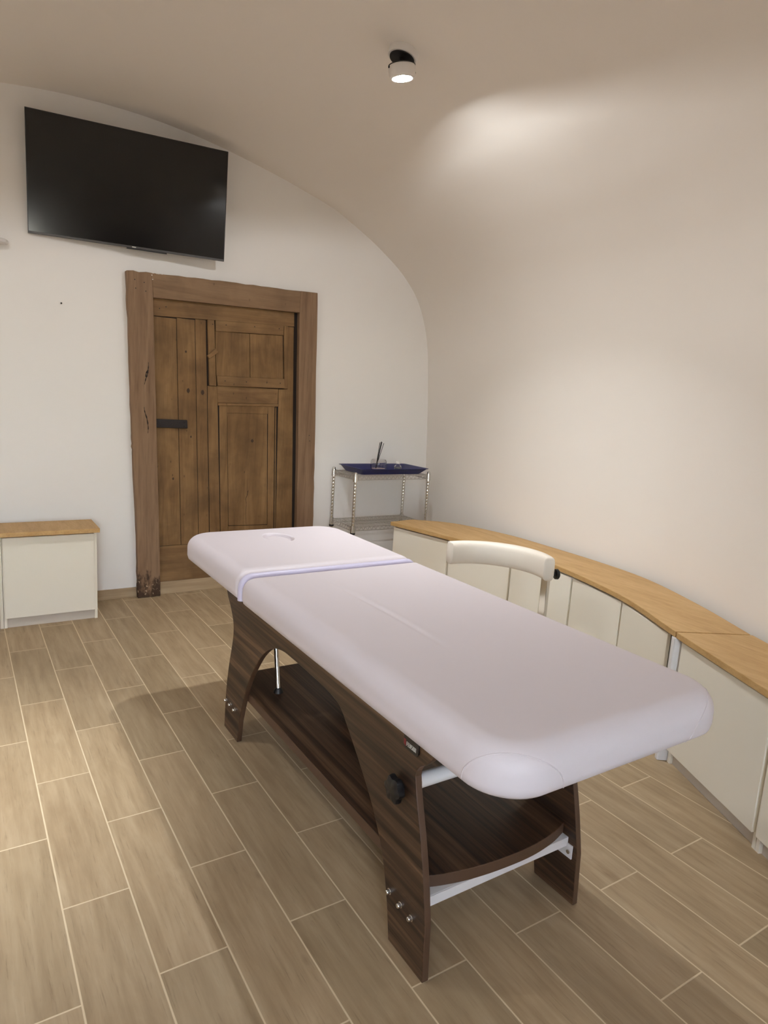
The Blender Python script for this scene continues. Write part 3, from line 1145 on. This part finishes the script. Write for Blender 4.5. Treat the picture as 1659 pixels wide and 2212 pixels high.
# reed diffuser
dx_, dy_, dz_ = 2.690, 4.245, TZ + 0.0042
dif = thing('reed_diffuser', (dx_, dy_, dz_), 'round glass diffuser jar holding black reed sticks on the blue tray', 'diffuser')
MB().lathe((dx_, dy_, dz_), [(0.0, 0.0), (0.046, 0.0), (0.057, 0.02), (0.062, 0.05), (0.060, 0.078), (0.054, 0.092), (0.051, 0.092), (0.056, 0.076), (0.058, 0.05), (0.053, 0.022), (0.043, 0.006), (0.0, 0.006)], (0, 0, 1), 32).build('jar', M['glass'], dif, smooth=60)
MB().lathe((dx_, dy_, dz_ + 0.0065), [(0.0, 0.0), (0.042, 0.0), (0.050, 0.012), (0.052, 0.018), (0.0, 0.018)], (0, 0, 1), 24).build('oil', M['liquid'], dif, smooth=50)
for k, (ax_, ay_, bx_, by_, hz, rr) in enumerate(((-0.022, 0, 0.012, 0.0, 0.222, 0.0028), (-0.020, 0.004, 0.018, 0.006, 0.226, 0.0028), (-0.024, -0.004, 0.014, -0.006, 0.224, 0.0028), (-0.02, 0.006, 0.04, 0.008, 0.214, 0.0022), (-0.024, 0.0, 0.009, 0.012, 0.220, 0.0026))):
    MB().tube([(dx_ + ax_, dy_ + ay_, dz_ + 0.026), (dx_ + bx_, dy_ + by_, dz_ + hz)], rr, 8).build('reed_stick', M['reed'], dif)

bx_, by_ = 2.866, 4.245
bot = thing('glass_bottle', (bx_, by_, dz_), 'small clear glass bottle right of the diffuser on the blue tray', 'bottle')
MB().lathe((bx_, by_, dz_), [(0.0, 0.0), (0.027, 0.0), (0.030, 0.006), (0.030, 0.036), (0.024, 0.047), (0.014, 0.052), (0.013, 0.060), (0.011, 0.060), (0.012, 0.050), (0.022, 0.044), (0.027, 0.034), (0.027, 0.007), (0.0, 0.005)], (0, 0, 1), 24).build('body', M['glass'], bot, smooth=60)
MB().lathe((bx_, by_, dz_ + 0.008), [(0.0, 0.0), (0.025, 0.0), (0.025, 0.022), (0.0, 0.022)], (0, 0, 1), 20).build('contents', M['liquid2'], bot, smooth=50)
MB().lathe((bx_, by_, dz_ + 0.0605), [(0.0, 0.0), (0.017, 0.0), (0.017, 0.016), (0.014, 0.019), (0.0, 0.019)], (0, 0, 1), 20).build('cap', M['cap'], bot, smooth=50)

# ------------------------------------------------------------------ treatment table
tb = thing('treatment_table', (1.196, 1.85, 0), 'padded white treatment table on dark walnut side panels in the middle of the room', 'table')
XO, XI = 0.917, 0.937
XRI, XRO = 1.455, 1.475
side = []
side += [(1.102, 0.0)]
side += catmull([(1.109, 0.158), (1.128, 0.26), (1.152, 0.36), (1.180, 0.455), (1.192, 0.508)], 5)
side += catmull([(1.190, 0.524), (1.180, 0.539), (1.163, 0.552), (1.147, 0.566), (1.132, 0.585), (1.118, 0.612), (1.112, 0.633)], 4)
side += [(2.572, 0.633), (2.560, 0.614)]
side += catmull([(2.531, 0.571), (2.497, 0.536), (2.468, 0.490), (2.462, 0.445), (2.474, 0.385), (2.508, 0.275), (2.532, 0.15), (2.543, 0.0)], 5)
side += [(2.389, 0.0)]
side += catmull([(2.372, 0.097), (2.338, 0.192), (2.298, 0.278), (2.247, 0.357), (2.168, 0.450), (2.08, 0.513), (1.99, 0.538), (1.906, 0.541), (1.80, 0.540), (1.68, 0.536), (1.61, 0.528), (1.572, 0.515), (1.524, 0.474), (1.457, 0.410), (1.388, 0.338), (1.338, 0.267), (1.305, 0.200), (1.276, 0.10), (1.257, 0.0)], 4)
for (x0, x1, lab) in ((XO, XI, None), (XRI, XRO, None)):
    m = MB()
    m.prism(side, 'x', x0, x1, 0, 1)
    pnl = m.build('side_panel', [M['walnut'], M['walnut_edge']], tb, bevel=0.0025)
    xo, sgn = (XO, -1) if x0 == XO else (XRO, 1)
    for (y, z) in ((1.264, 0.140), (1.212, 0.139), (1.164, 0.137), (2.519, 0.127), (2.468, 0.130), (2.420, 0.128)):
        MB().lathe((xo, y, z), [(0.0, 0), (0.0085, 0.0), (0.0085, 0.002), (0.0065, 0.0025), (0.0065, 0.010), (0.005, 0.012), (0.0, 0.012)], (sgn, 0, 0), 6 if False else 14).build('bolt', M['chrome'], pnl, smooth=40)
    if x0 == XO:
        left_panel = pnl
# black star knob on the left panel
m = MB()
ky, kz, N = 1.250, 0.448, 48
prof = [(0.0, 0.0), (0.55, 0.0), (0.6, 0.008), (0.98, 0.011), (1.0, 0.017), (0.94, 0.027), (0.7, 0.031), (0.0, 0.032)]
V = []
for r, h in prof:
    for k in range(N):
        a = 2 * PI * k / N
        rad = 0.0335 * r * (1 + (0.11 * math.cos(6 * a) if r > 0.65 else 0))
        V.append((XO - h, ky + rad * math.cos(a), kz + rad * math.sin(a)))
F = [(i * N + k, i * N + (k + 1) % N, (i + 1) * N + (k + 1) % N, (i + 1) * N + k) for i in range(len(prof) - 1) for k in range(N)]
m.add(V, F)
m.build('star_knob', M['black'], left_panel, smooth=35)
# badge
m = MB()
by0, by1, bz0, bz1 = 1.182, 1.246, 0.563, 0.602
bp = [(by0 + 0.006, bz0), (by1 - 0.006, bz0), (by1, bz0 + 0.008), (by1, bz1), (by0, bz1), (by0, bz0 + 0.008)]
m.prism(bp, 'x', XO - 0.004, XO)
bd = m.build('badge', M['black'], left_panel, bevel=0.001)
m = MB()
m.prism([(by1 - 0.011, bz0 + 0.006), (by1 - 0.002, bz0 + 0.010), (by1 - 0.002, bz0 + 0.024), (by1 - 0.011, bz0 + 0.024)], 'x', XO - 0.0046, XO - 0.0038)
m.build('badge_mark', M['red'], bd)
m = MB()
y = by1 - 0.014
hgt = 0.011
z0 = bz0 + 0.009
for gstrokes in (('l', 't', 'm'), ('l', 't', 'm', 'b'), ('l', 'r', 'b'), ('i',), ('t', 'm', 'b', 'l2', 'r2'), ('i',), ('l', 'r', 't', 'b'), ('l', 'r', 't')):
    w = 0.0046 if gstrokes != ('i',) else 0.0014
    s = 0.0013
    for g in gstrokes:
        if g in ('l', 'i'):
            m.box(XO - 0.0047, XO - 0.0038, y - s, y, z0, z0 + hgt)
        elif g == 'r':
            m.box(XO - 0.0047, XO - 0.0038, y - w, y - w + s, z0, z0 + hgt)
        elif g == 't':
            m.box(XO - 0.00465, XO - 0.0038, y - w, y, z0 + hgt - s, z0 + hgt)
        elif g == 'm':
            m.box(XO - 0.00465, XO - 0.0038, y - w, y, z0 + hgt / 2 - s / 2, z0 + hgt / 2 + s / 2)
        elif g == 'b':
            m.box(XO - 0.00465, XO - 0.0038, y - w, y, z0, z0 + s)
        elif g == 'l2':
            m.box(XO - 0.0047, XO - 0.0038, y - s, y, z0 + hgt / 2, z0 + hgt)
        elif g == 'r2':
            m.box(XO - 0.0047, XO - 0.0038, y - w, y - w + s, z0, z0 + hgt / 2)
    y -= w + 0.0014
m.build('badge_lettering', M['print'], bd)

# low shelf between the panels
SZ0, SZ1 = 0.196, 0.230
fr_ = catmull([(XI + 0.001, 1.186), (1.00, 1.163), (1.09, 1.143), (1.196, 1.133), (1.30, 1.133), (1.39, 1.146), (XRI - 0.001, 1.165)], 6)
poly = fr_ + [(XRI - 0.001, 2.53), (XI + 0.001, 2.53)]
m = MB()
m.prism(poly, 'z', SZ0, SZ1, 0, 1)
m.build('low_shelf', [M['walnut'], M['walnut_edge']], tb, bevel=0.002)
# white steel cross bars with angle plates under the shelf
for y in (1.168, 2.46):
    m = MB()
    m.box(XI + 0.0005, XRI - 0.0005, y - 0.02, y + 0.02, SZ0 - 0.006, SZ0 - 0.0005)
    m.box(XI + 0.0005, XRI - 0.0005, y - 0.024, y - 0.019, SZ0 - 0.028, SZ0 - 0.001)
    s = 1 if y < 2 else -1
    ya, yb = sorted((y - 0.044 * s, y + 0.05 * s))
    for (x0, x1) in ((XI + 0.0005, XI + 0.005), (XRI - 0.005, XRI - 0.0005)):
        m.box(x0, x1, ya, yb, SZ0 - 0.060, SZ0 - 0.018)
    cb = m.build('cross_bar', M['white_metal'], tb, bevel=0.001)
    for x, sx in ((XI + 0.005, 1), (XRI - 0.005, -1)):
        MB().lathe((x, y - 0.033 * s, SZ0 - 0.040), [(0.0, 0), (0.006, 0.0), (0.006, 0.004), (0, 0.005)], (sx, 0, 0), 12).build('screw', M['chrome'], cb, smooth=40)
# upper white tube between the panels, far one too
for y in (1.205, 2.40):
    MB().tube([(XI - 0.001, y, 0.485), (XRI + 0.001, y, 0.485)], 0.019, 18).build('cross_tube', M['white_metal'], tb, smooth=50)
# chrome gas strut of the head section
sp = MB()
p0, p1 = Vector((1.050, 2.300, SZ1)), Vector((1.069, 2.435, 0.633))
sp.tube([p0 + Vector((0, 0, 0.004)), p1], 0.0095, 16)
st = sp.build('strut', M['chrome'], tb, smooth=50)
MB().lathe(p0, [(0.0, 0), (0.02, 0.0), (0.018, 0.006), (0.012, 0.018), (0.0, 0.018)], (0, 0, 1), 16).build('strut_foot', M['black'], st, smooth=40)
# deck boards carrying the cushions
m = MB()
m.box(0.905, 1.487, 1.10, 2.12, 0.634, 0.666)
m.build('deck_board', M['walnut_edge'], tb)
m = MB()
m.box(0.905, 1.487, 2.20, 2.78, 0.634, 0.670)
m.build('deck_board', M['walnut_edge'], tb)


def cushion(x0, x1, y0, y1, zb, zt, rn, rf, prof, nside=(40, 60), ncor=14, disp=None, rings=40):
    """padded block: near corners radius rn, far corners radius rf; prof: list of (inset, z) from the underside to the top edge"""
    def outline(d, z):
        X0, X1, Y0, Y1 = x0 + d, x1 - d, y0 + d, y1 - d
        out = []
        cen = [(X1, Y0, -1, 1, rn, -PI / 2), (X1, Y1, -1, -1, rf, 0), (X0, Y1, 1, -1, rf, PI / 2), (X0, Y0, 1, 1, rn, PI)]
        mx = max(1e-4, min((X1 - X0), (Y1 - Y0)) / 2 - 1e-4)
        arcs = []
        for (cx_, cy_, sx_, sy_, r, a0) in cen:
            rr = min(max(r - d, 0.012), mx)
            ox, oy = cx_ + sx_ * rr, cy_ + sy_ * rr
            arcs.append([(ox + rr * math.cos(a0 + PI / 2 * k / ncor), oy + rr * math.sin(a0 + PI / 2 * k / ncor)) for k in range(ncor + 1)])
        for i in range(4):
            out += arcs[i]
            a, b = arcs[i][-1], arcs[(i + 1) % 4][0]
            ns = nside[1] if i % 2 == 0 else nside[0]
            for k in range(1, ns):
                out.append((a[0] + (b[0] - a[0]) * k / ns, a[1] + (b[1] - a[1]) * k / ns))
        return [(p[0], p[1], z + (disp(p[0], p[1]) if disp and z > zt - 0.02 else 0.0)) for p in out]
    R_ = [outline(d, z) for d, z in prof]
    d0 = prof[-1][0]
    dm = min(x1 - x0, y1 - y0) / 2 - 0.0005
    for k in range(1, rings + 1):
        t = k / rings
        d = d0 + (dm - d0) * t
        R_.append(outline(d, zt + 0.003 * (1 - (1 - t) ** 2)))
    N_ = len(R_[0])
    mb = MB()
    V_ = [p for r in R_ for p in r]
    F_ = [tuple(range(N_ - 1, -1, -1))]
    for i in range(len(R_) - 1):
        for k in range(N_):
            k2 = (k + 1) % N_
            F_.append((i * N_ + k, i * N_ + k2, (i + 1) * N_ + k2, (i + 1) * N_ + k))
    F_.append(tuple(range((len(R_) - 1) * N_, len(R_) * N_)))
    mb.add(V_, F_)
    return mb


def pad_profile(zb, zt, R, bulge=0.0):
    p = [(0.060, zb), (0.030, zb + 0.001), (0.013, zb + 0.005), (0.004, zb + 0.014), (0.0, zb + 0.028)]
    zc = zt - R
    for k in range(1, 4):
        p.append((0.0, zb + 0.028 + (zc - zb - 0.028) * k / 4))
    for k in range(0, 11):
        a = PI / 2 * k / 10
        p.append((R * (1 - math.cos(a)), zc + R * math.sin(a)))
    return p


def d_main(x, y):
    z = 0.0
    # shallow pressed fold along the length
    if 1.25 < y < 2.0:
        f = math.sin(PI * (y - 1.25) / 0.75)
        z -= 0.0030 * f * math.exp(-((x - (1.070 + 0.012 * math.sin(y * 5))) / 0.008) ** 2)
        z += 0.0018 * f * math.exp(-((x - 1.092) / 0.015) ** 2)
    return z


HX, HY = 1.182, 2.650


def d_head(x, y):
    u = (x - HX) / 0.060
    v = (y - HY) / 0.086
    r = math.hypot(u, v)
    if r < 0.93:
        return -0.020
    if r < 1.1:
        t = (r - 0.93) / 0.17
        return -0.020 * (1 - t * t * (3 - 2 * t))
    return 0.0


ZB_, ZT_ = 0.666, 0.774
mp = pad_profile(ZB_, ZT_, 0.054)
main_c = cushion(0.818, 1.574, 0.800, 2.142, ZB_, ZT_, 0.12, 0.03, mp, disp=d_main, nside=(60, 110), rings=60).build('main_cushion', M['vinyl'], tb, smooth=180)
hp = pad_profile(ZB_ + 0.004, ZT_ + 0.004, 0.050)
head_c = cushion(0.818, 1.574, 2.168, 2.880, ZB_ + 0.004, ZT_ + 0.004, 0.03, 0.13, hp, disp=d_head, nside=(110, 130), rings=120).build('head_cushion', M['vinyl'], tb, smooth=180)
# plug of the face hole
m = MB()
N = 48
V, F = [], []
pr = [(1.0, -0.022), (0.99, -0.016), (0.93, -0.0125), (0.7, -0.0110), (0.4, -0.0105), (0.02, -0.0105)]
zh = ZT_ + 0.007
for r, h in pr:
    for k in range(N):
        a = 2 * PI * k / N
        V.append((HX + 0.0535 * r * math.cos(a), HY + 0.0775 * r * math.sin(a), zh + h))
for i in range(len(pr) - 1):
    for k in range(N):
        F.append((i * N + k, i * N + (k + 1) % N, (i + 1) * N + (k + 1) % N, (i + 1) * N + k))
F.append(tuple(range((len(pr) - 1) * N, len(pr) * N)))
m.add(V, F)
m.build('face_hole_plug', M['vinyl'], head_c, smooth=60)
# added roll along the cushion joint, its lavender paints the bluish shade there
pts = []
zc = ZT_ - 0.052
for z in (ZB_ + 0.014, ZB_ + 0.024, zc - 0.008):
    pts.append((0.818 + 0.013, 2.155, z))
for k in range(0, 11):
    a = PI / 2 * k / 10
    pts.append((0.831 + 0.038 * (1 - math.cos(a)), 2.155, zc + 0.038 * math.sin(a)))
pts2 = pts + [(2 * 1.196 - x, y, z) for x, y, z in pts[::-1]]
MB().tube(pts2, 0.0155, 14).build('joint_shade_roll', M['vinyl_shade'], main_c, smooth=60)


# curved corner seam at the near left corner: runs over the rounded corner
bpy.context.view_layer.update()
from mathutils.bvhtree import BVHTree
bvh = BVHTree.FromPolygons([tuple(v.co + Vector(tb.location)) for v in main_c.data.vertices], [tuple(p.vertices) for p in main_c.data.polygons])
for (sx_, px_) in ((1, 0.818), (-1, 1.574)):
    pts = []
    for k in range(0, 41):
        t = k / 40
        # an arc drawn on a slanted plane facing the corner, thrown onto the pad
        ang = PI * t
        a = Vector((px_ + sx_ * 0.02, 0.800 + 0.02, 0.705))
        out_dir = Vector((-sx_, -1, 0.25)).normalized()
        tang = Vector((sx_, -1, 0)).normalized()
        up = Vector((0, 0, 1))
        o = a + out_dir * 0.6 + tang * (0.018 + 0.100 * math.cos(ang)) + up * (-0.012 + 0.076 * math.sin(ang) ** 0.9)
        hit = bvh.ray_cast(o, -out_dir)
        if hit[0] is not None:
            pts.append(hit[0] + hit[1] * 0.0003)
    if len(pts) > 5:
        MB().tube(pts, 0.0012, 6).build('corner_seam', M['vinyl'], main_c, smooth=60)

# ------------------------------------------------------------------ stool with curved arm pad
stl = thing('arm_stool', (2.05, 2.235, 0), 'stool with curved cream arm pad on a chrome post behind the treatment table', 'stool')
ACX, ACY, AR = 2.050, 2.235, 0.285
m = MB()
sect = []
NA = 30
a0, a1 = math.radians(91), math.radians(-28)
V, F = [], []
NS = 20
zc0, hz = 0.6755, 0.057
for i in range(NA + 5):
    if i < 2:
        t, sc = 0.0, (0.62, 0.9)[i]
        dt = (-0.006, -0.003)[i]
    elif i >= NA + 3:
        t, sc = 1.0, (0.9, 0.62)[i - NA - 3]
        dt = (0.003, 0.006)[i - NA - 3]
    else:
        t, sc, dt = (i - 2) / NA, 1.0, 0.0
    a = a0 + (a1 - a0) * (t + dt)
    th = (0.026 + 0.010 * math.sin(PI * t))
    for k in range(NS):
        q = 2 * PI * k / NS
        e = 0.55
        cx_ = math.copysign(abs(math.cos(q)) ** e, math.cos(q)) * th * sc
        cz_ = math.copysign(abs(math.sin(q)) ** e, math.sin(q)) * hz * (0.75 + 0.25 * sc)
        rr = AR + cx_
        V.append((ACX + rr * math.cos(a), ACY + rr * math.sin(a), zc0 + cz_))
NR = NA + 5
for i in range(NR - 1):
    for k in range(NS):
        F.append((i * NS + k, i * NS + (k + 1) % NS, (i + 1) * NS + (k + 1) % NS, (i + 1) * NS + k))
F.append(tuple(range(NS - 1, -1, -1)))
F.append(tuple(range((NR - 1) * NS, NR * NS)))
m.add(V, F)
m.build('arm_pad', M['pad'], stl, smooth=50)
pe = Vector((ACX + AR * math.cos(a1 + 0.09), ACY + AR * math.sin(a1 + 0.09)))
m = MB()
m.box(pe.x - 0.010, pe.x + 0.010, pe.y - 0.021, pe.y + 0.021, 0.33, 0.66)
pst = m.build('arm_post', M['chrome'], stl, bevel=0.004)
m = MB()
m.box(pe.x - 0.016, pe.x + 0.016, pe.y - 0.028, pe.y + 0.028, 0.38, 0.41)
m.build('clamp', M['chrome'], pst, bevel=0.003)
m = MB()
m.lathe((pe.x + 0.032, pe.y - 0.012, 0.645), [(0.0, 0.0), (0.012, 0.0), (0.012, 0.008), (0.024, 0.010), (0.025, 0.022), (0.02, 0.027), (0.0, 0.028)], (0.9, -0.35, 0), 24)
m.build('clamp_knob', M['black'], stl, smooth=40)
# support arm from post to seat, seat, column and five-star base (hidden behind the table)
MB().tube([(pe.x, pe.y, 0.345), (ACX + 0.1, ACY - 0.06, 0.345), (ACX, ACY, 0.35)], 0.014, 12).build('support_arm', M['chrome'], stl, smooth=50)
MB().lathe((ACX, ACY, 0.37), [(0.0, 0), (0.16, 0.0), (0.175, 0.015), (0.175, 0.045), (0.16, 0.06), (0.0, 0.066)], (0, 0, 1), 36).build('seat', M['pad'], stl, smooth=50)
MB().lathe((ACX, ACY, 0.08), [(0.0, 0), (0.03, 0.0), (0.03, 0.16), (0.016, 0.161), (0.016, 0.292), (0.0, 0.292)], (0, 0, 1), 20).build('column', M['chrome'], stl, smooth=40)
for k in range(5):
    a = 2 * PI * k / 5 + 0.3
    e = Vector((ACX + 0.2 * math.cos(a), ACY + 0.2 * math.sin(a), 0.062))
    leg = MB().tube([(ACX, ACY, 0.10), e], [0.018, 0.011], 10).build('base_leg', M['chrome'], stl, smooth=50)
    tq = Vector((-math.sin(a), math.cos(a), 0))
    MB().lathe(e + Vector((0, 0, -0.037)) - tq * 0.012, [(0.0, 0), (0.024, 0.0), (0.025, 0.004), (0.025, 0.020), (0.024, 0.024), (0.0, 0.024)], tq, 18).build('castor', M['black'], leg, smooth=40)

# ------------------------------------------------------------------ world, daylight
wd = bpy.data.worlds.new('World')
SC.world = wd
wd.use_nodes = True
wt = wd.node_tree
wt.nodes.clear()
sky = wt.nodes.new('ShaderNodeTexSky')
sky.sky_type = 'NISHITA'
sky.sun_disc = False
sky.sun_elevation = math.radians(38)
sky.sun_rotation = math.radians(80)
bg = wt.nodes.new('ShaderNodeBackground')
bg.inputs['Strength'].default_value = 9.0
wo = wt.nodes.new('ShaderNodeOutputWorld')
hs = wt.nodes.new('ShaderNodeHueSaturation')
hs.inputs['Saturation'].default_value = 0.5
wt.links.new(sky.outputs[0], hs.inputs['Color'])
wt.links.new(hs.outputs[0], bg.inputs[0])
wt.links.new(bg.outputs[0], wo.inputs[0])
pl = bpy.data.lights.new('window_portal', 'AREA')
pl.shape = 'RECTANGLE'
pl.size = RX_1 - RX_0
pl.size_y = RZ_1 - RZ_0
pl.cycles.is_portal = True
po = bpy.data.objects.new('window_portal', pl)
po.location = ((RX_0 + RX_1) / 2, -2.38, (RZ_0 + RZ_1) / 2)
po.rotation_euler = (PI / 2, 0, PI)
COL.objects.link(po)

# ------------------------------------------------------------------ camera
f = 1442.64
yaw, pitch, roll = [math.radians(a) for a in (33.08577, 9.86609, 3.63687)]
fwd0 = Vector((math.sin(yaw), math.cos(yaw), 0))
right0 = Vector((math.cos(yaw), -math.sin(yaw), 0))
up0 = Vector((0, 0, 1))
fwd = fwd0 * math.cos(pitch) - up0 * math.sin(pitch)
up = up0 * math.cos(pitch) + fwd0 * math.sin(pitch)
r_ = right0 * math.cos(roll) + up * math.sin(roll)
u_ = up * math.cos(roll) - right0 * math.sin(roll)
cd = bpy.data.cameras.new('Camera')
cd.sensor_fit = 'VERTICAL'
cd.sensor_height = 36.0
cd.lens = f / 2212 * 36.0
cd.clip_start = 0.02
cam = bpy.data.objects.new('Camera', cd)
mt = Matrix((r_, u_, -fwd)).transposed().to_4x4()
mt.translation = (0, 0, CAM_Z)
cam.matrix_world = mt
COL.objects.link(cam)
SC.camera = cam

SC.view_settings.view_transform = 'Standard'
SC.view_settings.look = 'None'
SC.view_settings.gamma = 1.0
SC.view_settings.use_curve_mapping = False
SC.view_settings.exposure = 0.0
SC.cycles.max_bounces = 10
SC.cycles.diffuse_bounces = 6
SC.cycles.sample_clamp_indirect = 6.0
